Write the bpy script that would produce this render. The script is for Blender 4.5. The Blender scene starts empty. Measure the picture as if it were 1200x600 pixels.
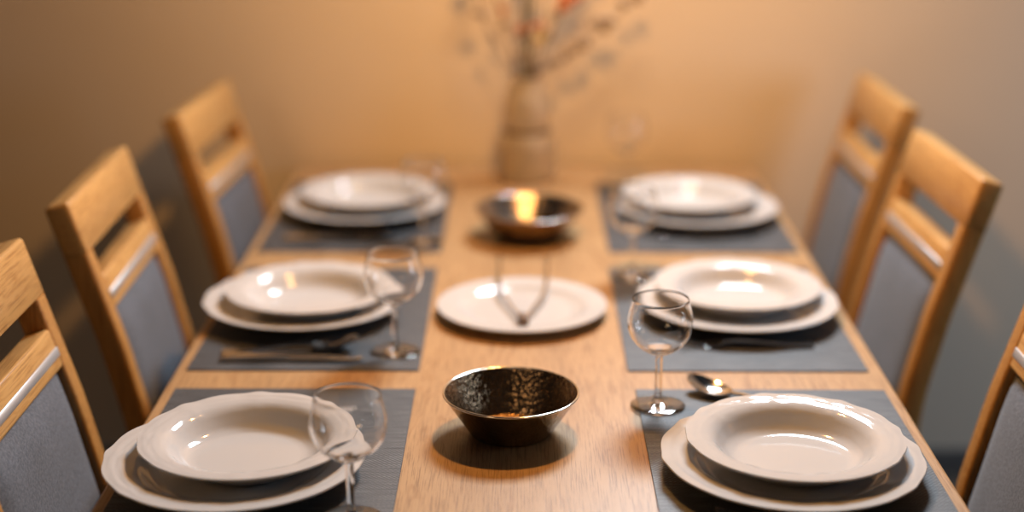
import bpy, bmesh, math, random
from mathutils import Vector, Matrix
from math import pi, sin, cos, radians
random.seed(7)
C = bpy.context.scene.collection

# ------------------------------------------------------------------ materials
def mat(name, color=(.5, .5, .5), rough=.5, metal=0., **kw):
    m = bpy.data.materials.new(name); m.use_nodes = True
    b = m.node_tree.nodes['Principled BSDF']
    b.inputs['Base Color'].default_value = (*color, 1)
    b.inputs['Roughness'].default_value = rough
    b.inputs['Metallic'].default_value = metal
    for k, v in kw.items(): b.inputs[k.replace('_', ' ')].default_value = v
    return m, m.node_tree, b

def N(nt, t, **kw):
    n = nt.nodes.new(t)
    for k, v in kw.items():
        if k in n.inputs.keys(): n.inputs[k].default_value = v
        else: setattr(n, k, v)
    return n

def ramp(nt, fac, stops):
    r = nt.nodes.new('ShaderNodeValToRGB'); e = r.color_ramp.elements
    e[0].position, e[0].color = stops[0][0], (*stops[0][1], 1)
    e[1].position, e[1].color = stops[-1][0], (*stops[-1][1], 1)
    for p, c in stops[1:-1]:
        x = e.new(p); x.color = (*c, 1)
    nt.links.new(fac, r.inputs['Fac']); return r.outputs['Color']

def mix(nt, fac, a, b, mode='MIX'):
    m = nt.nodes.new('ShaderNodeMix'); m.data_type = 'RGBA'; m.blend_type = mode
    for s, v in ((m.inputs[0], fac), (m.inputs[6], a), (m.inputs[7], b)):
        if hasattr(v, 'is_output'): nt.links.new(v, s)
        elif isinstance(v, (int, float)): s.default_value = v
        else: s.default_value = (*v, 1)
    return m.outputs[2]

def coords(nt, scale, kind='Object'):
    tc = nt.nodes.new('ShaderNodeTexCoord'); mp = nt.nodes.new('ShaderNodeMapping')
    mp.inputs['Scale'].default_value = scale
    nt.links.new(tc.outputs[kind], mp.inputs['Vector']); return mp.outputs['Vector']

def bump(nt, b, h, strength, dist=.001):
    n = N(nt, 'ShaderNodeBump'); n.inputs['Strength'].default_value = strength
    n.inputs['Distance'].default_value = dist
    nt.links.new(h, n.inputs['Height']); nt.links.new(n.outputs['Normal'], b.inputs['Normal'])

def wood(name, axis, light, dark, rough=.35, coat=0., fine=1.0):
    """oak: long figure bands plus short dark pores, grain along the given axis"""
    m, nt, b = mat(name, light, rough)
    def sc(a, l):
        v = [a, a, a]; v[axis] = l; return v
    n1 = N(nt, 'ShaderNodeTexNoise', Scale=1., Detail=4., Roughness=.6, Distortion=.6)
    nt.links.new(coords(nt, sc(9, .9)), n1.inputs['Vector'])
    n2 = N(nt, 'ShaderNodeTexNoise', Scale=1., Detail=5., Roughness=.7)
    nt.links.new(coords(nt, sc(620 * fine, 13)), n2.inputs['Vector'])
    wv = N(nt, 'ShaderNodeMath', operation='SINE')
    mu = N(nt, 'ShaderNodeMath', operation='MULTIPLY'); mu.inputs[1].default_value = 70
    nt.links.new(n1.outputs['Fac'], mu.inputs[0]); nt.links.new(mu.outputs[0], wv.inputs[0])
    mid = tuple((x * .78 + y * .22) for x, y in zip(light, dark))
    base = ramp(nt, n1.outputs['Fac'], [(.3, mid), (.5, light), (.7, mid)])
    rings = ramp(nt, wv.outputs[0], [(0., (1, 1, 1)), (.75, (1, 1, 1)), (1., (.86, .80, .74))])
    pores = ramp(nt, n2.outputs['Fac'], [(.38, dark), (.50, (1, 1, 1))])
    c = mix(nt, .8, base, rings, 'MULTIPLY')
    c = mix(nt, .55, c, pores, 'MULTIPLY')
    nt.links.new(c, b.inputs['Base Color'])
    bump(nt, b, n2.outputs['Fac'], .25, .0006)
    b.inputs['Specular IOR Level'].default_value = .3
    if coat: b.inputs['Coat Weight'].default_value = coat; b.inputs['Coat Roughness'].default_value = .25
    return m

OAK = (.56, .33, .135)
M = {}
M['table'] = wood('oak tabletop', 1, (.49, .305, .148), (.20, .105, .045), .38)
M['oak_z'] = wood('oak upright grain', 2, (.55, .295, .095), (.24, .11, .035), .32)
M['oak_y'] = wood('oak cross grain', 1, (.63, .37, .135), (.28, .14, .05), .30)
M['porcelain'], nt, b = mat('white glazed porcelain', (.57, .57, .57), .08)
b.inputs['IOR'].default_value = 1.55
M['steel'], nt, b = mat('polished steel', (.62, .60, .58), .13, 1.)
M['brushed'], nt, b = mat('brushed aluminium strip', (.62, .63, .65), .45, .8)
M['rim'], nt, b = mat('bright bowl rim', (.82, .80, .77), .12, 1.)
m, nt, b = mat('thin clear glass', (1, 1, 1), 0., Transmission_Weight=1.)
b.inputs['IOR'].default_value = 1.48; M['glass'] = m
m, nt, b = mat('frosted amber vase glass', (.97, .84, .66), .28, Transmission_Weight=.72)
b.inputs['IOR'].default_value = 1.3; M['vase'] = m
M['dark_steel'] = mat('dark hinge metal', (.16, .11, .08), .4, .9)[0]

def hammered(name, col, scale):
    m, nt, b = mat(name, col, .26, 1.)
    v = N(nt, 'ShaderNodeTexVoronoi', Scale=scale); v.feature = 'SMOOTH_F1'
    v.inputs['Smoothness'].default_value = .35
    nt.links.new(coords(nt, (1, 1, .55)), v.inputs['Vector'])
    nz = N(nt, 'ShaderNodeTexNoise', Scale=30., Detail=3.)
    nt.links.new(coords(nt, (1, 1, 1)), nz.inputs['Vector'])
    nt.links.new(ramp(nt, nz.outputs['Fac'], [(.3, tuple(c * .6 for c in col)), (.7, col)]), b.inputs['Base Color'])
    bump(nt, b, v.outputs['Distance'], .55, .002)
    return m
M['bronze'] = hammered('hammered bronze', (.46, .33, .21), 230)
M['bronze_far'] = hammered('hammered pewter', (.46, .38, .32), 120)

m, nt, b = mat('woven vinyl placemat', (.2, .2, .2), .55)
ck = N(nt, 'ShaderNodeTexChecker', Scale=330.); nt.links.new(coords(nt, (1, 1, 1)), ck.inputs['Vector'])
nz = N(nt, 'ShaderNodeTexNoise', Scale=1., Detail=3.); nt.links.new(coords(nt, (22, 430, 1)), nz.inputs['Vector'])
c1 = ramp(nt, nz.outputs['Fac'], [(.36, (.035, .038, .043)), (.64, (.14, .148, .16))])
c2 = mix(nt, 1., c1, (.30, .30, .30), 'MULTIPLY')
nt.links.new(mix(nt, ck.outputs['Fac'], c1, c2), b.inputs['Base Color'])
bump(nt, b, ck.outputs['Fac'], .3, .0006); M['mat'] = m

m, nt, b = mat('grey suede upholstery', (.14, .15, .17), .8)
nz = N(nt, 'ShaderNodeTexNoise', Scale=260., Detail=4., Roughness=.7); nt.links.new(coords(nt, (1, 1, 1)), nz.inputs['Vector'])
nb = N(nt, 'ShaderNodeTexNoise', Scale=9., Detail=3.); nt.links.new(coords(nt, (1, 1, 1)), nb.inputs['Vector'])
c1 = ramp(nt, nz.outputs['Fac'], [(.35, (.050, .061, .082)), (.65, (.130, .150, .185))])
c2 = ramp(nt, nb.outputs['Fac'], [(.3, (.8, .8, .8)), (.7, (1.1, 1.1, 1.12))])
nt.links.new(mix(nt, 1., c1, c2, 'MULTIPLY'), b.inputs['Base Color'])
bump(nt, b, nz.outputs['Fac'], .4, .0015)
b.inputs['Sheen Weight'].default_value = .25; M['fabric'] = m

m, nt, b = mat('beige painted plaster', (.60, .52, .43), .75)
nz = N(nt, 'ShaderNodeTexNoise', Scale=120., Detail=4.); nt.links.new(coords(nt, (1, 1, 1)), nz.inputs['Vector'])
nb = N(nt, 'ShaderNodeTexNoise', Scale=2.2, Detail=3.); nt.links.new(coords(nt, (1, 1, 1)), nb.inputs['Vector'])
nt.links.new(ramp(nt, nb.outputs['Fac'], [(.3, (.78, .68, .56)), (.7, (.805, .705, .585))]), b.inputs['Base Color'])
bump(nt, b, nz.outputs['Fac'], .15, .001); M['wall'] = m
m, nt, b = mat('dark floor tile', (.16, .13, .11), .45)
nz = N(nt, 'ShaderNodeTexNoise', Scale=6., Detail=6.); nt.links.new(coords(nt, (1, 1, 1)), nz.inputs['Vector'])
nt.links.new(ramp(nt, nz.outputs['Fac'], [(.3, (.10, .085, .075)), (.7, (.17, .14, .12))]), b.inputs['Base Color']); M['floor'] = m
M['skirt'] = mat('grey baseboard', (.13, .125, .125), .5)[0]
M['twig'] = mat('dry brown twig', (.16, .10, .055), .8)[0]
M['green_twig'] = mat('olive green twig', (.10, .085, .03), .8)[0]
M['bud'] = mat('grey brown bud', (.34, .25, .17), .8)[0]
M['orange'] = mat('orange dried blossom', (.52, .19, .085), .8)[0]
M['yellow'] = mat('straw dried blossom', (.60, .40, .10), .7)[0]

# ------------------------------------------------------------------ mesh helpers
def link(name, bm, m, parent=None, smooth=True, loc=None):
    bmesh.ops.recalc_face_normals(bm, faces=bm.faces[:])
    for e in bm.edges:
        if len(e.link_faces) == 2 and e.calc_face_angle() > .85: e.smooth = False
    me = bpy.data.meshes.new(name); bm.to_mesh(me); bm.free()
    me.materials.append(M[m] if isinstance(m, str) else m)
    if smooth:
        for p in me.polygons: p.use_smooth = True
    o = bpy.data.objects.new(name, me); C.objects.link(o)
    if parent: o.parent = parent
    if loc: o.location = loc
    return o

def thing(name, loc, rz=0.):
    o = bpy.data.objects.new(name, None); C.objects.link(o)
    o.location = loc; o.rotation_euler = (0, 0, rz); o.empty_display_size = .05
    return o

def tag(o, label, cat, group=None):
    o['label'] = label; o['category'] = cat
    if group: o['group'] = group
    return o

def copy_tree(o, parent=None):
    c = o.copy(); C.objects.link(c); c.parent = parent
    for ch in list(o.children): copy_tree(ch, c)
    return c

def structure(o): o['kind'] = 'structure'; return o

def box(bm, c, s, bev=0., seg=2, rot=None):
    g = bmesh.ops.create_cube(bm, size=1.)
    vs = g['verts']
    for v in vs: v.co = Vector((v.co.x * s[0], v.co.y * s[1], v.co.z * s[2]))
    if bev:
        es = list({e for v in vs for e in v.link_edges})
        r = bmesh.ops.bevel(bm, geom=es, offset=bev, segments=seg, affect='EDGES', profile=.5)
        vs = list({v for f in r['faces'] for v in f.verts} | {v for v in vs if v.is_valid})
    R = rot or Matrix.Identity(3)
    for v in vs: v.co = R @ v.co + Vector(c)

def lathe(bm, prof, n=64, mod=None, cap0=False, cap1=False, closed=False):
    """prof: list of (r,z). mod(r,z,theta,i)->(r,z)"""
    rings = []
    for i, (r, z) in enumerate(prof):
        if r < 1e-6: rings.append([bm.verts.new((0, 0, z))]); continue
        ring = []
        for k in range(n):
            t = 2 * pi * k / n
            rr, zz = mod(r, z, t, i) if mod else (r, z)
            ring.append(bm.verts.new((rr * cos(t), rr * sin(t), zz)))
        rings.append(ring)
    pairs = list(zip(rings, rings[1:]))
    if closed: pairs.append((rings[-1], rings[0]))
    for a, b in pairs:
        for k in range(n):
            j = (k + 1) % n
            if len(a) == 1 and len(b) == 1: continue
            if len(a) == 1: bm.faces.new((a[0], b[k], b[j]))
            elif len(b) == 1: bm.faces.new((a[k], b[0], a[j]))
            else: bm.faces.new((a[k], b[k], b[j], a[j]))
    if cap0: bm.faces.new(rings[0])
    if cap1: bm.faces.new(rings[-1])

def sweep(bm, pts, shape, frame=None):
    """sweep closed 2-D section shape(i)->[(u,v)] along pts; frame(i)->(U,V) axes"""
    rings = []
    n = len(pts)
    for i, p in enumerate(pts):
        p = Vector(p)
        t = (Vector(pts[min(i + 1, n - 1)]) - Vector(pts[max(i - 1, 0)])).normalized()
        if frame: U, V = frame(i)
        else:
            up = Vector((0, 0, 1)) if abs(t.z) < .95 else Vector((0, 1, 0))
            U = t.cross(up).normalized(); V = U.cross(t).normalized()
        rings.append([bm.verts.new(p + U * u + V * v) for u, v in shape(i)])
    for a, b in zip(rings, rings[1:]):
        k = len(a)
        for q in range(k): bm.faces.new((a[q], a[(q + 1) % k], b[(q + 1) % k], b[q]))
    bm.faces.new(rings[0][::-1]); bm.faces.new(rings[-1])

def circ(r, n=10): return [(r * cos(2 * pi * k / n), r * sin(2 * pi * k / n)) for k in range(n)]
def rrect(w, h, r, n=3):
    out = []
    for cx, cy, a0 in ((w/2-r, h/2-r, 0), (-w/2+r, h/2-r, pi/2), (-w/2+r, -h/2+r, pi), (w/2-r, -h/2+r, 1.5*pi)):
        for k in range(n + 1):
            a = a0 + pi/2 * k / n; out.append((cx + r*cos(a), cy + r*sin(a)))
    return out
def lerp(xs, ys, x):
    for (x0, y0), (x1, y1) in zip(zip(xs, ys), list(zip(xs, ys))[1:]):
        if x <= x1: return y0 + (y1 - y0) * max(0, (x - x0) / (x1 - x0))
    return ys[-1]
def smooth_pts(pts, n):
    """Catmull-Rom through pts"""
    P = [Vector(p) for p in pts]; P = [P[0]*2 - P[1]] + P + [P[-1]*2 - P[-2]]
    out = []
    for i in range(1, len(P) - 2):
        for k in range(n):
            t = k / n
            out.append(.5 * ((2*P[i]) + (P[i+1]-P[i-1])*t + (2*P[i-1]-5*P[i]+4*P[i+1]-P[i+2])*t*t + (3*P[i]-P[i-1]-3*P[i+1]+P[i+2])*t**3))
    out.append(P[-2]); return out

# ------------------------------------------------------------------ setting
TZ = .75                                     # table top height
WY = 3.275                                   # back wall plane
bm = bmesh.new(); box(bm, (0, WY + .06, 1.3), (6.4, .12, 2.6)); structure(link('wall_back', bm, 'wall', smooth=False))
bm = bmesh.new(); box(bm, (0, 1.128, -.0303), (6.4, 4.29, .06)); structure(link('floor', bm, 'floor', smooth=False))
bm = bmesh.new(); box(bm, (0, WY - .0068, .0302), (6.4, .013, .06), .004); structure(link('baseboard_back', bm, 'skirt', smooth=False))

# ------------------------------------------------------------------ table
T_Y0, T_Y1, T_HW = 1.18, 3.245, .503
tb = tag(thing('dining_table', (0, (T_Y0 + T_Y1) / 2, 0)), 'long oak dining table laid for six people against the beige wall', 'table')
L = T_Y1 - T_Y0
bm = bmesh.new(); box(bm, (0, 0, TZ - .016), (T_HW * 2, L, .032), .004, 3); link('tabletop', bm, 'table', tb, smooth=False)
bm = bmesh.new()
ax, ay = T_HW - .036, L / 2 - .034
for s in (-1, 1):
    box(bm, (s * ax, 0, TZ - .032 - .04), (.022, 2 * ay - .06, .08), .002)
    box(bm, (0, s * ay, TZ - .032 - .04), (2 * ax - .06, .022, .08), .002)
link('apron', bm, 'oak_y', tb, smooth=False)
for sx in (-1, 1):
    for sy in (-1, 1):
        bm = bmesh.new(); box(bm, (sx * ax, sy * ay, (TZ - .032) / 2), (.06, .06, TZ - .032), .004)
        link('leg', bm, 'oak_z', tb, smooth=False)

# ------------------------------------------------------------------ chairs (face local +x, origin on floor under the back)
CW = .375                                    # outer width over the posts
XS = [(0, -.035), (.10, -.022), (.25, -.006), (.44, .004), (.60, 0.), (.75, -.034), (.90, -.078), (.985, -.103)]
def back_x(z): return lerp([a for a, _ in XS], [b for _, b in XS], z)
TOP = .97
def chair():
    t = thing('dining_chair', (0, 0, 0))
    pd, pw = .038, .034                      # post depth / width
    yo = CW / 2 - pw / 2
    # posts = back legs in one piece, up to the underside of the top rail
    zs = [.0, .06, .15, .3, .42, .5, .57, .63, .7, .76, .82, .897]
    for s in (-1, 1):
        bm = bmesh.new()
        pts = smooth_pts([(back_x(z) - pd / 2, s * yo, z) for z in zs], 2)
        sweep(bm, pts, lambda i: rrect(pw, pd, .006), lambda i: (Vector((0, 1, 0)), Vector((1, 0, 0))))
        link('back_post', bm, 'oak_z', t)
    ang = math.atan2(back_x(.97) - back_x(.895), .075)   # lean of the back
    RY = Matrix.Rotation(ang, 3, 'Y')
    def rail(z0, z1, w, d, r, dx=0., name='top_rail', m='oak_y'):
        bm = bmesh.new(); zc = (z0 + z1) / 2
        box(bm, (back_x(zc) - pd / 2 + dx, 0, zc), (d, w, (z1 - z0) / cos(ang)), r, 3, RY)
        return link(name, bm, m, t)
    bm = bmesh.new(); zc = (.893 + TOP) / 2; hh = (TOP - .893) / cos(ang)
    for v in bmesh.ops.create_cube(bm, size=1.)['verts']: v.co = Vector((v.co.x * .0370, v.co.y * CW, v.co.z * hh))
    up = lambda e: abs(e.verts[0].co.z - e.verts[1].co.z) > .02
    bmesh.ops.bevel(bm, geom=[e for e in bm.edges if up(e)], offset=.006, segments=3, affect='EDGES', profile=.5)
    bmesh.ops.bevel(bm, geom=[e for e in bm.edges if all(v.co.z > hh * .49 for v in e.verts) and len(e.link_faces) == 2 and any(abs(f.normal.z) < .5 for f in e.link_faces)], offset=.0085, segments=4, affect='EDGES', profile=.5, clamp_overlap=True)
    bmesh.ops.bevel(bm, geom=[e for e in bm.edges if all(v.co.z < -hh * .49 for v in e.verts) and any(abs(f.normal.z) < .5 for f in e.link_faces)], offset=.0018, segments=1, affect='EDGES', profile=.5)
    for v in bm.verts: v.co = RY @ v.co + Vector((back_x(zc) - pd / 2, 0, zc))
    link('top_rail', bm, 'oak_y', t)
    lr = rail(.80, .853, CW - 2 * pw + .004, .036, .005, name='lower_rail')
    zc = .826
    bm = bmesh.new(); box(bm, (back_x(zc) - pd / 2 + .0185, 0, zc), (.003, CW - 2 * pw + .002, .013), .0008, 1, RY)
    st = link('metal_strip', bm, 'brushed', lr); st['label'] = 'silver metal inlay strip'
    # padded back panel
    bm = bmesh.new(); ny, nz = 14, 18; g = {}
    w = CW - 2 * pw
    for side in (0, 1):
        for i in range(ny + 1):
            for k in range(nz + 1):
                u, v = i / ny, k / nz; z = .47 + (.80 - .47) * v
                e = min(1, min(u, 1 - u) * 9, min(v, 1 - v) * 12); e = 1 - (1 - e) ** 2
                dx = (-.004 - .010 * (1 - e)) if side == 0 else (-.030 + .006 * (1 - e))
                dx += .004 * sin(pi * u) * (1 if side == 0 else 0)
                g[side, i, k] = bm.verts.new((back_x(z) + dx, (u - .5) * w, z))
    for i in range(ny):
        for k in range(nz):
            for s in (0, 1): bm.faces.new([g[s, i, k], g[s, i+1, k], g[s, i+1, k+1], g[s, i, k+1]])
    per = [(i, 0) for i in range(ny)] + [(ny, k) for k in range(nz)] + [(i, nz) for i in range(ny, 0, -1)] + [(0, k) for k in range(nz, 0, -1)]
    for a, b in zip(per, per[1:] + per[:1]): bm.faces.new([g[0, a[0], a[1]], g[0, b[0], b[1]], g[1, b[0], b[1]], g[1, a[0], a[1]]])
    link('back_panel', bm, 'fabric', t)
    # seat
    SD, SW = .40, .384
    bm = bmesh.new()
    box(bm, (SD / 2 + .005, 0, .385), (SD - .02, CW - 2 * pw, .05), .004)
    link('seat_frame', bm, 'oak_y', t, smooth=False)
    bm = bmesh.new(); box(bm, (SD / 2 + .012, 0, .435), (SD, SW, .05), .02, 4)
    for v in bm.verts:
        if v.co.z > .45: v.co.z += .012 * cos((v.co.x - .21) / .2 * 1.4) * cos(v.co.y / .21 * 1.4)
    link('seat', bm, 'fabric', t)
    for s in (-1, 1):
        bm = bmesh.new()
        sweep(bm, [(SD - .03 + .008 * q, s * (CW / 2 - .02), z) for z, q in ((.41, 0), (.3, 0), (.15, .4), (0, 1))],
              lambda i: rrect(.038 - .003 * i, .038 - .003 * i, .006), lambda i: (Vector((0, 1, 0)), Vector((1, 0, 0))))
        link('front_leg', bm, 'oak_z', t)
    return t

def place(o, x, y, rz, label):
    o.location = (x, y, 0); o.rotation_euler = (0, 0, rz)
    tag(o, label, 'chair', 'oak chairs around the dining table')
proto = chair()
# x is where the front of the top rail stands; origin is .098 in front of it
OFF = .098
SPOTS = [(-.668, 1.715, 0, 'oak chair with grey padded back, nearest on the left, cut by the left picture edge'),
         (-.664, 2.262, 1.5, 'oak chair with grey padded back, middle of the three on the left side'),
         (-.626, 2.890, -3.5, 'oak chair with grey padded back, farthest on the left, beside the wall'),
         (.685, 1.720, 180, 'grey padded oak chair nearest on the right, mostly outside the right picture edge'),
         (.682, 2.410, 182, 'oak chair with grey padded back, middle of the three on the right side'),
         (.706, 2.985, 180.5, 'oak chair with grey padded back, farthest on the right, beside the wall')]
for i, (x, y, a, lb) in enumerate(SPOTS):
    o = proto if i == 0 else copy_tree(proto)
    a = radians(a)
    place(o, x + OFF * cos(a), y + OFF * sin(a), a, lb)

# ------------------------------------------------------------------ placemats
def placemat(x0, x1, y0, y1):
    bm = bmesh.new(); box(bm, (0, 0, .001), (x1 - x0, y1 - y0, .002), .0006, 1)
    return link('placemat', bm, 'mat', smooth=False, loc=((x0 + x1) / 2, (y0 + y1) / 2, TZ + .0002))
ROWS = [(1.455, 1.922), (1.992, 2.480), (2.578, 3.088)]
WHICH = ['front', 'middle', 'far']
for i, (y0, y1) in enumerate(ROWS):
    for sd, (x0, x1) in (('left', (-.487, -.156)), ('right', (.146, .487))):
        if i == 1: x0, x1 = (x0, x1) if sd == 'left' else (.140, .482)
        tag(placemat(x0, x1, y0, y1), f'grey woven placemat on the {sd} side of the table, under the {WHICH[i]} pair of plates', 'placemat', 'grey woven placemats')

# ------------------------------------------------------------------ plates
def wave(t, ph, k=8):
    """baroque edge: k soft lobes that meet in little outward points"""
    a = abs(((t + ph) * k / (2 * pi)) % 1 - .5) * 2          # 0 mid-lobe .. 1 at the point
    return .007 * math.exp(-((1 - a) / .2) ** 2) - .006 * math.exp(-((a - .58) / .28) ** 2) + .003 * (1 - a)
def plate(name, R, prof, relief, loc, rz, ph=.0, k=8, amp=1.):
    """prof: upper surface (r/R, z) from the centre out, then underside back in"""
    n = 192
    bm = bmesh.new()
    def mod(r, z, t, i):
        q = r / R
        f = max(0, min(1, (q - .62) / .38))
        w = wave(t, ph, k) * amp
        rr = r * (1 + w * 1.3 * f * f)
        zz = z
        if relief and i < relief[0]:
            d = (q - .92) + w * 1.2
            for c in relief[1]:
                zz += .0013 * math.exp(-(((q - c) + w * 2.2) / .017) ** 2)
            zz += .0018 * f * w / .012 * .6
        elif i >= 0: zz += .0018 * f * w / .012 * .6 if relief else 0
        return rr, zz
    lathe(bm, prof, n, mod)
    return link(name, bm, 'porcelain', loc=loc) if rz == 0 else link(name, bm, 'porcelain', loc=loc)
def dense(pts, step):
    out = [pts[0]]
    for a, b in zip(pts, pts[1:]):
        d = math.hypot(b[0] - a[0], b[1] - a[1]); n = max(1, int(d / step))
        out += [(a[0] + (b[0] - a[0]) * j / n, a[1] + (b[1] - a[1]) * j / n) for j in range(1, n + 1)]
    return out
def plate_profile(R, well, zw, hr, foot, th=.0045, lip=.0):
    top = [(0, zw), (well * .55, zw), (well * .85, zw + .0006), (well * .95, zw + .003), (well * 1.02, zw + (hr - zw) * .38), (well * 1.09, zw + (hr - zw) * .66), (well * 1.17, zw + (hr - zw) * .78)]
    top += [(R * .985, hr - .0008), (R * .997, hr - .0007)]
    top = dense([(a, b) for a, b in top], .0035)
    ntop = len(top)
    und = [(R, hr - .0024), (R * .99, hr - .0038), (well * 1.17, zw + (hr - zw) * .78 - th), (well * 1.05, zw + (hr - zw) * .40 - th), (foot * 1.03, .0012), (foot, 0), (foot * .96, 0), (foot * .93, zw - .004 if zw > .005 else .001), (0, zw - .004 if zw > .005 else .001)]
    return top + und, ntop
DR, SR = .1565, .131
dp, dn = plate_profile(DR, .106, .006, .027, .085)
SOUP = dense([(0, .006), (.064, .006), (.073, .0075), (.082, .0125), (.089, .021), (.0945, .0282), (.100, .0322), (.110, .0348), (.1291, .0372), (.1306, .0373)], .0035)
sn = len(SOUP)
sp = SOUP + [(.131, .0356), (.1297, .0342), (.108, .0305), (.096, .0250), (.087, .0140), (.0775, .0045), (.058, .0012), (.055, 0), (.052, 0), (.050, .002), (0, .002)]
cp, cn = plate_profile(.134, .092, .006, .020, .075)
MZ = TZ + .0022
MZP = MZ + .0004
PL = [('front left', -.352, 1.650, -.340, 1.668, .0), ('middle left', -.353, 2.243, -.343, 2.240, .25), ('far left', -.317, 2.838, -.313, 2.856, .4),
      ('front right', .313, 1.655, .318, 1.668, .12), ('middle right', .328, 2.240, .331, 2.262, .5), ('far right', .328, 2.815, .315, 2.838, .3)]
d0 = s0 = None
for nm, dx, dy, sx, sy, ph in PL:
    o = plate('dinner_plate', DR, dp, (dn, (.93, .86)), (dx, dy, MZP), 0, ph) if d0 is None else d0.copy()
    if d0 is None: d0 = o
    else: C.objects.link(o)
    o.location = (dx, dy, MZP); o.rotation_euler.z = ph
    tag(o, f'large white dinner plate with wavy rim at the {nm} place, beneath the soup plate', 'plate', 'dinner plates')
    o = plate('soup_plate', SR, sp, (sn, (.93, .86, .79)), (sx, sy, MZP + .0062), 0, ph) if s0 is None else s0.copy()
    if s0 is None: s0 = o
    else: C.objects.link(o)
    o.location = (sx, sy, MZP + .0068); o.rotation_euler.z = ph * .7 + .06
    tag(o, f'deep white soup plate stacked on the dinner plate at the {nm} place', 'plate', 'soup plates')
o = plate('serving_plate', .134, cp, None, (-.010, 2.240, TZ + .0003), 0, 0, 8, 0.)
tag(o, 'round white plate with a plain rim in the middle of the table, holding metal tongs', 'plate')

# ------------------------------------------------------------------ tongs
tg = tag(thing('serving_tongs', (-.008, 2.172, TZ + .0072)), 'thin steel serving tongs lying open on the plain middle plate', 'tongs')
for s in (-1, 1):
    bm = bmesh.new()
    pts = smooth_pts([(s * .005, 0, .008), (s * .012, .035, .009), (s * .026, .085, .011), (s * .036, .13, .015), (s * .040, .19, .020), (s * .041, .275, .024)], 6)
    nn = len(pts)
    sweep(bm, pts, lambda i: rrect(lerp([0, .5, 1], [.004, .005, .0075], i / nn), .0055, .0012, 2))
    link('arm', bm, 'steel', tg)
bm = bmesh.new(); box(bm, (0, -.004, .0095), (.0165, .024, .017), .003, 3); link('hinge', bm, 'dark_steel', tg)

# ------------------------------------------------------------------ metal bowls
def metal_bowl(loc, R, r0, h, m, label, curve, group):
    t = tag(thing('metal_bowl', loc), label, 'bowl', group)
    th = .0016
    outer = [(r0 * .96, 0), (r0, .001)]
    for k in range(1, 25):
        u = k / 24; outer.append((r0 + (R - r0) * u ** curve, h * u))
    inner = [(r - th * 1.1, max(z + th * .4, .003)) for r, z in outer[1:]][::-1]
    bm = bmesh.new(); lathe(bm, [(0, .0008)] + outer + inner + [(r0 * .6, .003), (0, .003)], 96); link('body', bm, m, t)
    bm = bmesh.new(); lathe(bm, [(R - .0009 + .0015 * cos(a), h + .0015 * sin(a)) for a in [2 * pi * k / 8 for k in range(8)]], 96, closed=True)
    o = link('rim', bm, 'rim', t); o['label'] = 'bright polished rim'
    return t
metal_bowl((-.024, 1.781, TZ + .0002), .0868, .0515, .0545, 'bronze', 'dark hammered bronze bowl with steep flared sides, nearest on the table', 1.0, 'hammered metal bowls')
metal_bowl((.003, 2.680, TZ + .0002), .101, .052, .056, 'bronze_far', 'wider hammered metal bowl standing in front of the glass vase', .85, 'hammered metal bowls')

# ------------------------------------------------------------------ wine glasses
def wine_glass():
    t = thing('wine_glass', (0, 0, 0))
    n = 64; zb = .071; H = .151
    out = [(.0042, zb), (.0065, zb + .002), (.0125, zb + .0045), (.0215, zb + .0095), (.0315, zb + .018), (.0385, zb + .028), (.0422, zb + .039), (.0430, zb + .049), (.0412, zb + .0605), (.0386, zb + .071), (.0370, H)]
    out = [(v.x, v.y) for v in smooth_pts([(a, b, 0) for a, b in out], 3)]
    th = .0011
    inn = []
    for i in range(len(out) - 1, 9, -1):
        a, b = Vector(out[i]), Vector(out[i]) - Vector(out[i - 1]); b.normalize()
        inn.append((a.x - b.y * th, a.y + b.x * th))
    z0 = inn[-1][1]
    bm = bmesh.new()
    lathe(bm, out + [(out[-1][0] - .0005, H + .0005)] + inn + [(inn[-1][0] * .55, z0 - .0022), (0, z0 - .003)], n)
    link('bowl', bm, 'glass', t)
    stem = [(.0042, zb), (.0047, zb - .004), (.0045, zb - .015), (.0044, .036), (.0047, .020), (.0058, .0115), (.0085, .0065)]
    bm = bmesh.new(); lathe(bm, [(v.x, v.y) for v in smooth_pts([(a, b, 0) for a, b in stem], 3)], n); link('stem', bm, 'glass', t)
    foot = [(.0085, .0065), (.015, .0050), (.026, .0033), (.0350, .0020), (.0365, .0012), (.0355, 0), (.030, 0), (.02, .0006), (0, .0012)]
    bm = bmesh.new(); lathe(bm, foot, n); link('foot', bm, 'glass', t)
    return t
g0 = None
for x, y, z, lb in [(-.2015, 1.527, MZ, 'empty stemmed wine glass at the front left place, in front of the plate edge'),
                    (-.196, 2.066, MZ, 'empty stemmed wine glass at the middle left place'),
                    (-.189, 2.640, MZ, 'empty stemmed wine glass at the far left place'),
                    (.1715, 1.862, MZ, 'empty stemmed wine glass at the front right place, on the mat corner'),
                    (.1765, 2.436, MZ, 'empty stemmed wine glass at the middle right place'),
                    (.206, 3.050, MZ, 'empty stemmed wine glass at the far right place, closest to the wall')]:
    g = wine_glass() if g0 is None else copy_tree(g0)
    g0 = g0 or g
    g.location = (x, y, z + .0002); tag(g, lb, 'glass', 'wine glasses')

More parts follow.
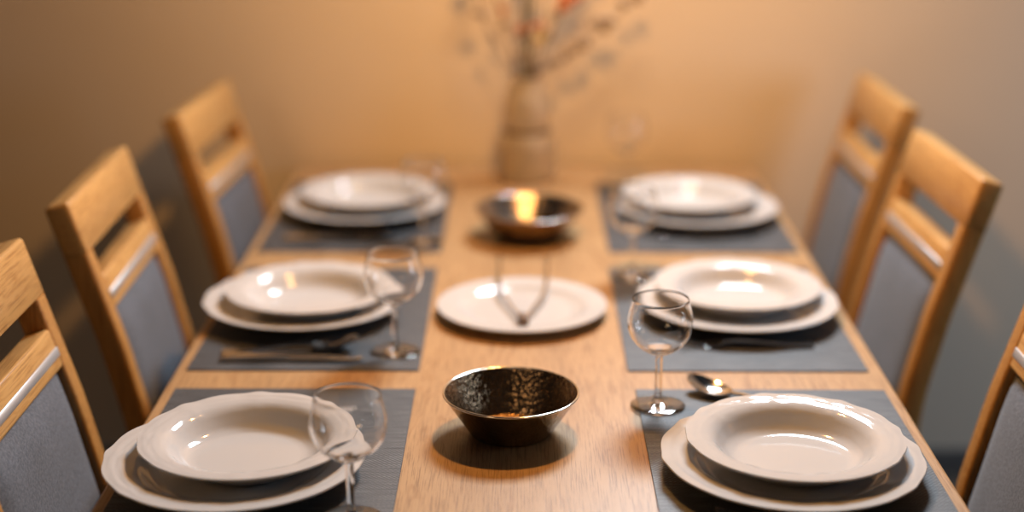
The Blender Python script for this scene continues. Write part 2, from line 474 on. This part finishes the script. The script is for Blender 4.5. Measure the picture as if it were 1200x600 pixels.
# ------------------------------------------------------------------ cutlery (length along local x, tip at +x)
def strip(bm, st):
    """st: (x, half width, z centre, sag in the middle, thickness)"""
    m = 9; top, bot = [], []
    for x, w, z, d, th in st:
        top.append([bm.verts.new((x, w * (2 * k / (m-1) - 1), z + th / 2 - d * (1 - (2 * k / (m-1) - 1) ** 2))) for k in range(m)])
        bot.append([bm.verts.new((x, w * (2 * k / (m-1) - 1), z - th / 2 - d * (1 - (2 * k / (m-1) - 1) ** 2))) for k in range(m)])
    for a, b in zip(range(len(st)), range(1, len(st))):
        for k in range(m - 1):
            bm.faces.new((top[a][k], top[b][k], top[b][k+1], top[a][k+1])); bm.faces.new((bot[a][k], bot[a][k+1], bot[b][k+1], bot[b][k]))
        bm.faces.new((top[a][0], bot[a][0], bot[b][0], top[b][0])); bm.faces.new((top[a][-1], top[b][-1], bot[b][-1], bot[a][-1]))
    for e in (0, -1): bm.faces.new(top[e] + bot[e][::-1])
HANDLE = [(0, .004, .0035, 0, .002), (.003, .008, .0035, 0, .0025), (.02, .0088, .004, 0, .0028), (.05, .0065, .006, 0, .003), (.09, .0042, .0095, 0, .0032), (.115, .0034, .011, 0, .0034), (.132, .0042, .009, 0, .003)]
def spoon():
    t = thing('table_spoon', (0, 0, 0))
    bm = bmesh.new(); strip(bm, HANDLE); link('handle', bm, 'steel', t)
    st = []
    for k in range(15):
        u = k / 14; w = .0212 * math.sqrt(max(1 - (2 * (u ** .9) - 1) ** 2, 0)) + .0006
        if k == 0: w = .0042
        z = lerp([0, .25, .6, 1], [.009, .0080, .0110, .0190], u)
        st.append((.132 + .068 * u, w, z, .0068 * sin(pi * min(1, u * 1.02 + .02)) , .0014))
    bm = bmesh.new(); strip(bm, st); link('bowl', bm, 'steel', t)
    return t
def fork():
    t = thing('table_fork', (0, 0, 0))
    bm = bmesh.new(); strip(bm, HANDLE); link('handle', bm, 'steel', t)
    bm = bmesh.new()
    strip(bm, [(.132, .0042, .009, 0, .003), (.139, .009, .0065, .0004, .002), (.146, .0118, .005, .0008, .0018), (.156, .0122, .004, .001, .0018)])
    for q in range(4):
        y = (q - 1.5) * .0065
        pts = smooth_pts([(.1545, y, .0035), (.165, y, .0035), (.18, y, .0062), (.1975, y, .0115)], 4)
        sweep(bm, pts, lambda i: rrect(.0036 - .0016 * i / 12, .0018, .0006, 2))
    link('head', bm, 'steel', t)
    return t
def knife():
    t = thing('table_knife', (0, 0, 0))
    bm = bmesh.new(); strip(bm, [(0, .006, .004, 0, .004), (.004, .0088, .004, 0, .006), (.03, .0088, .0045, 0, .0068), (.08, .0074, .005, 0, .0066), (.097, .007, .005, 0, .006)]); link('handle', bm, 'steel', t)
    bm = bmesh.new(); strip(bm, [(.097, .007, .005, 0, .003), (.105, .0095, .0045, 0, .0022), (.15, .0102, .004, 0, .0016), (.185, .0088, .003, 0, .0014), (.2, .005, .003, 0, .001), (.205, .001, .003, 0, .001)]); link('blade', bm, 'steel', t)
    return t
def put(o, tip_x, y, rz, label, cat, group, L=.2):
    a = radians(rz); o.location = (tip_x - L * cos(a), y - L * sin(a), MZ + .0003); o.rotation_euler.z = a; tag(o, label, cat, group)
sp0, fk0, kn0 = spoon(), fork(), knife()
put(sp0, -.250, 2.078, 7, 'steel spoon on the mat before the middle left plates, bowl towards the glass', 'spoon', 'steel spoons')
put(kn0, -.240, 2.031, 0, 'steel knife beside the spoon before the middle left plates', 'knife', 'steel knives', .205)
put(fk0, .222, 2.088, 181, 'steel fork on the mat before the middle right plates', 'fork', 'steel forks')
s1 = copy_tree(sp0); put(s1, -.250, 2.672, 3, 'steel spoon on the mat before the far left plates', 'spoon', 'steel spoons')
k1 = copy_tree(kn0); put(k1, -.240, 2.640, 0, 'steel knife beside the spoon before the far left plates', 'knife', 'steel knives', .205)
s2 = copy_tree(sp0); put(s2, .218, 1.928, 142, 'dark steel spoon with its bowl showing behind the front right plates', 'spoon', 'steel spoons')
f1 = copy_tree(fk0); put(f1, .205, 1.528, 180, 'steel fork under the front edge of the front right plates', 'fork', 'steel forks')
f2 = copy_tree(fk0); put(f2, .222, 2.672, 181, 'steel fork on the mat before the far right plates', 'fork', 'steel forks')

# ------------------------------------------------------------------ vase and dried branches
VX, VY, VZ = .000, 3.125, TZ + .0003
vs = tag(thing('glass_vase', (VX, VY, VZ)), 'amber tinted glass vase with a pinched waist, holding dried branches by the wall', 'vase')
op = [(.054, 0), (.059, .003), (.0605, .012), (.0605, .04), (.0600, .078), (.0560, .093), (.0480, .102), (.0465, .1075), (.0490, .115), (.0505, .128), (.0495, .150), (.0465, .170), (.041, .186), (.035, .200), (.033, .213), (.0345, .222)]
op = [(v.x, v.y) for v in smooth_pts([(a, b, 0) for a, b in op], 3)]
ip = [(a - .0028, max(b, .006)) for a, b in op[3:]][::-1]
bm = bmesh.new()
def rib(r, z, t, i): return (r * (1 + (.012 * cos(28 * t) if z < .095 and r > .02 else 0)), z)
lathe(bm, [(0, .001)] + op + ip + [(.03, .006), (0, .006)], 112, rib); link('body', bm, 'vase', vs)
bm = bmesh.new(); lathe(bm, [(.0480 + .0024 * cos(a), .1075 + .0028 * sin(a)) for a in [2 * pi * k / 10 for k in range(10)]], 64, closed=True)
link('waist_ring', bm, M['twig'], vs)

def blob(bm, c, r, stretch=1.):
    g = bmesh.ops.create_icosphere(bm, subdivisions=2, radius=r)
    d = Vector((random.uniform(-1, 1), random.uniform(-1, 1), random.uniform(.2, 1))).normalized()
    for v in g['verts']:
        v.co *= 1 + random.uniform(-.16, .16)
        v.co += d * v.co.dot(d) * (stretch - 1)
        v.co += Vector(c)
def branch(pts, r, m, buds, label):
    """pts relative to the vase base; buds: list of (u, radius, material, spread)"""
    t = tag(thing('dried_branch', (VX + pts[0][0], VY + pts[0][1], VZ + pts[0][2])), label, 'branch', 'dried branches in the glass vase')
    o = Vector(pts[0]); path = [p - o for p in smooth_pts(pts, 8)]
    nn = len(path)
    bm = bmesh.new(); sweep(bm, path, lambda i: circ(r * 1.3 * (1 - .5 * i / nn), 7))
    tips = []
    for u, br, bmn, spr, cnt in buds:
        p = path[min(nn - 1, int(u * (nn - 1)))]
        for q in range(cnt):
            e = p + Vector((random.uniform(-1, 1) * spr, random.uniform(-.6, .6) * spr, random.uniform(.2, 1.) * spr))
            sweep(bm, [p, (p + e) / 2 + Vector((0, 0, .002)), e], lambda i: circ(r * .4, 5)); tips.append((e, br, bmn))
    link('stem', bm, m, t)
    for e, br, bmn in tips:
        bm = bmesh.new()
        for q in range(3): blob(bm, e + Vector((random.uniform(-1, 1), random.uniform(-1, 1), random.uniform(-1, 1))) * br * .8, br * random.uniform(.5, .85), 1.5)
        link('blossom' if bmn in ('orange', 'yellow') else 'bud', bm, bmn, t)
    return t
B0 = lambda x, y=0.: (x, y, .010)
branch([B0(.0, .009), (.002, .010, .10), (.003, .012, .22), (.005, .014, .30), (.010, .018, .42), (.016, .02, .62)], .0058, 'green_twig',
       [(.45, .006, 'bud', .012, 2), (.6, .007, 'bud', .02, 3), (.8, .008, 'bud', .03, 4), (.95, .008, 'yellow', .03, 4)], 'thick olive green branch standing upright in the middle of the vase')
branch([B0(-.014, -.01), (-.010, -.006, .12), (-.010, -.008, .22), (-.006, -.018, .30), (-.004, -.03, .42), (.0, -.04, .58)], .0036, 'green_twig',
       [(.50, .006, 'bud', .010, 2), (.63, .008, 'orange', .012, 3), (.9, .009, 'orange', .03, 3)], 'upright olive branch with orange blossoms, just left of the vase centre')
branch([B0(-.022, .012), (-.018, .008, .12), (-.020, .008, .22), (-.036, .004, .29), (-.056, .0, .355), (-.08, .01, .45), (-.10, .01, .56)], .0022, 'twig',
       [(.60, .006, 'bud', .010, 2), (.68, .006, 'orange', .010, 2), (.85, .009, 'orange', .03, 3)], 'thin brown branch leaning left with a few orange blossoms')
branch([B0(-.026, -.012), (-.022, -.010, .12), (-.024, -.010, .215), (-.05, -.012, .265), (-.074, -.014, .31), (-.096, -.012, .36), (-.112, -.01, .44)], .0016, 'twig',
       [(.64, .006, 'bud', .010, 2), (.83, .009, 'bud', .010, 3), (.97, .009, 'bud', .02, 3)], 'thin grey branch leaning farthest left')
branch([B0(.014, .008), (.015, .006, .12), (.017, .006, .22), (.034, .012, .28), (.060, .016, .335), (.092, .018, .385), (.15, .02, .45)], .0028, 'twig',
       [(.58, .008, 'bud', .010, 3), (.68, .009, 'bud', .012, 3), (.76, .009, 'orange', .012, 4), (.83, .010, 'orange', .014, 5), (.90, .010, 'orange', .016, 5), (.97, .009, 'orange', .02, 4)], 'brown branch leaning right with a spray of red orange blossoms')
branch([B0(.022, -.002), (.021, -.002, .12), (.0225, -.002, .226), (.065, -.004, .250), (.10, -.006, .277), (.145, -.008, .315), (.19, -.008, .355), (.235, -.008, .385)], .0015, 'twig',
       [(.53, .008, 'bud', .010, 3), (.62, .009, 'bud', .010, 4), (.75, .010, 'bud', .012, 4), (.90, .008, 'bud', .010, 2), (.98, .009, 'bud', .012, 3)], 'thin grey branch with seed buds leaning farthest right')
branch([B0(.006, -.022), (.008, -.018, .12), (.009, -.020, .22), (.022, -.034, .30), (.034, -.05, .38), (.045, -.055, .52)], .0024, 'twig',
       [(.60, .007, 'yellow', .012, 2), (.68, .008, 'orange', .014, 2), (.85, .009, 'yellow', .03, 4)], 'brown branch with straw coloured blossoms, right of the upright ones')
branch([B0(.024, -.016), (.020, -.013, .12), (.020, -.0125, .225), (.038, -.018, .237), (.056, -.02, .250), (.066, -.02, .265)], .0012, 'twig',
       [(.85, .007, 'bud', .010, 3)], 'short drooping twig with one grey seed cluster beside the vase neck')

# ------------------------------------------------------------------ lights
def area(name, loc, target, sx, sy, power, color, shape='RECTANGLE'):
    l = bpy.data.lights.new(name, 'AREA'); l.shape = shape; l.size = sx; l.size_y = sy
    l.energy = power; l.color = color
    o = bpy.data.objects.new(name, l); C.objects.link(o); o.location = loc
    o.rotation_euler = (Vector(target) - Vector(loc)).to_track_quat('-Z', 'Y').to_euler(); return o
l = bpy.data.lights.new('pendant_lamp', 'POINT'); l.energy = 30; l.color = (1., .47, .125); l.shadow_soft_size = .035
o = bpy.data.objects.new('pendant_lamp', l); C.objects.link(o); o.location = (.10, 2.16, 1.68)
area('high_window_light', (.42, 3.23, 2.20), (.25, .6, 1.85), .55, .45, 66, (.79, .90, 1.))
area('side_window_light', (2.3, 1.9, 1.25), (.3, 3.0, .6), .8, .9, 11, (.70, .84, 1.))
area('warm_fill', (-1.6, -.6, 2.3), (-.6, 3., .5), .5, .5, 5, (1., .62, .32))  # added warm fill for the shadowed lower left wall, no actual fixture

l = bpy.data.lights.new('wall_fill_spot', 'SPOT'); l.energy = 34; l.color = (1., .60, .27); l.spot_size = radians(95); l.spot_blend = 1.; l.shadow_soft_size = .16  # extra spot added to brighten the back wall, stands for no known lamp
o = bpy.data.objects.new('wall_fill_spot', l); C.objects.link(o); o.location = (.16, 2.35, 2.05)
o.rotation_euler = (Vector((.16, 3.27, 1.42)) - o.location).to_track_quat('-Z', 'Y').to_euler()
w = bpy.data.worlds.new('room'); bpy.context.scene.world = w; w.use_nodes = True
bg = w.node_tree.nodes['Background']; bg.inputs['Color'].default_value = (.55, .60, .70, 1); bg.inputs['Strength'].default_value = .015

# ------------------------------------------------------------------ camera
F, HZ, VPX = 1760., -234., 612.
p = math.atan((300 - HZ) / F); H = cos(p) / 1.233; e = math.atan((VPX - 600) / (F / cos(p)))
cam = bpy.data.cameras.new('camera'); co = bpy.data.objects.new('camera', cam); C.objects.link(co)
co.location = (-.011, 0, TZ + H); co.rotation_euler = (pi / 2 - p, 0, e)
cam.sensor_width = 36; cam.lens = F / 1200 * 36; cam.clip_start = .05
cam.dof.use_dof = True; cam.dof.focus_distance = 1.83; cam.dof.aperture_fstop = 1.08; cam.dof.aperture_blades = 0
sc = bpy.context.scene; sc.camera = co
sc.view_settings.view_transform = 'Standard'; sc.view_settings.look = 'None'; sc.view_settings.gamma = 1
sc.view_settings.use_curve_mapping = False; sc.view_settings.exposure = .1
sc.cycles.max_bounces = 14; sc.cycles.transmission_bounces = 12; sc.cycles.glossy_bounces = 6
sc.cycles.caustics_refractive = True; sc.cycles.caustics_reflective = False; sc.cycles.sample_clamp_indirect = 4.
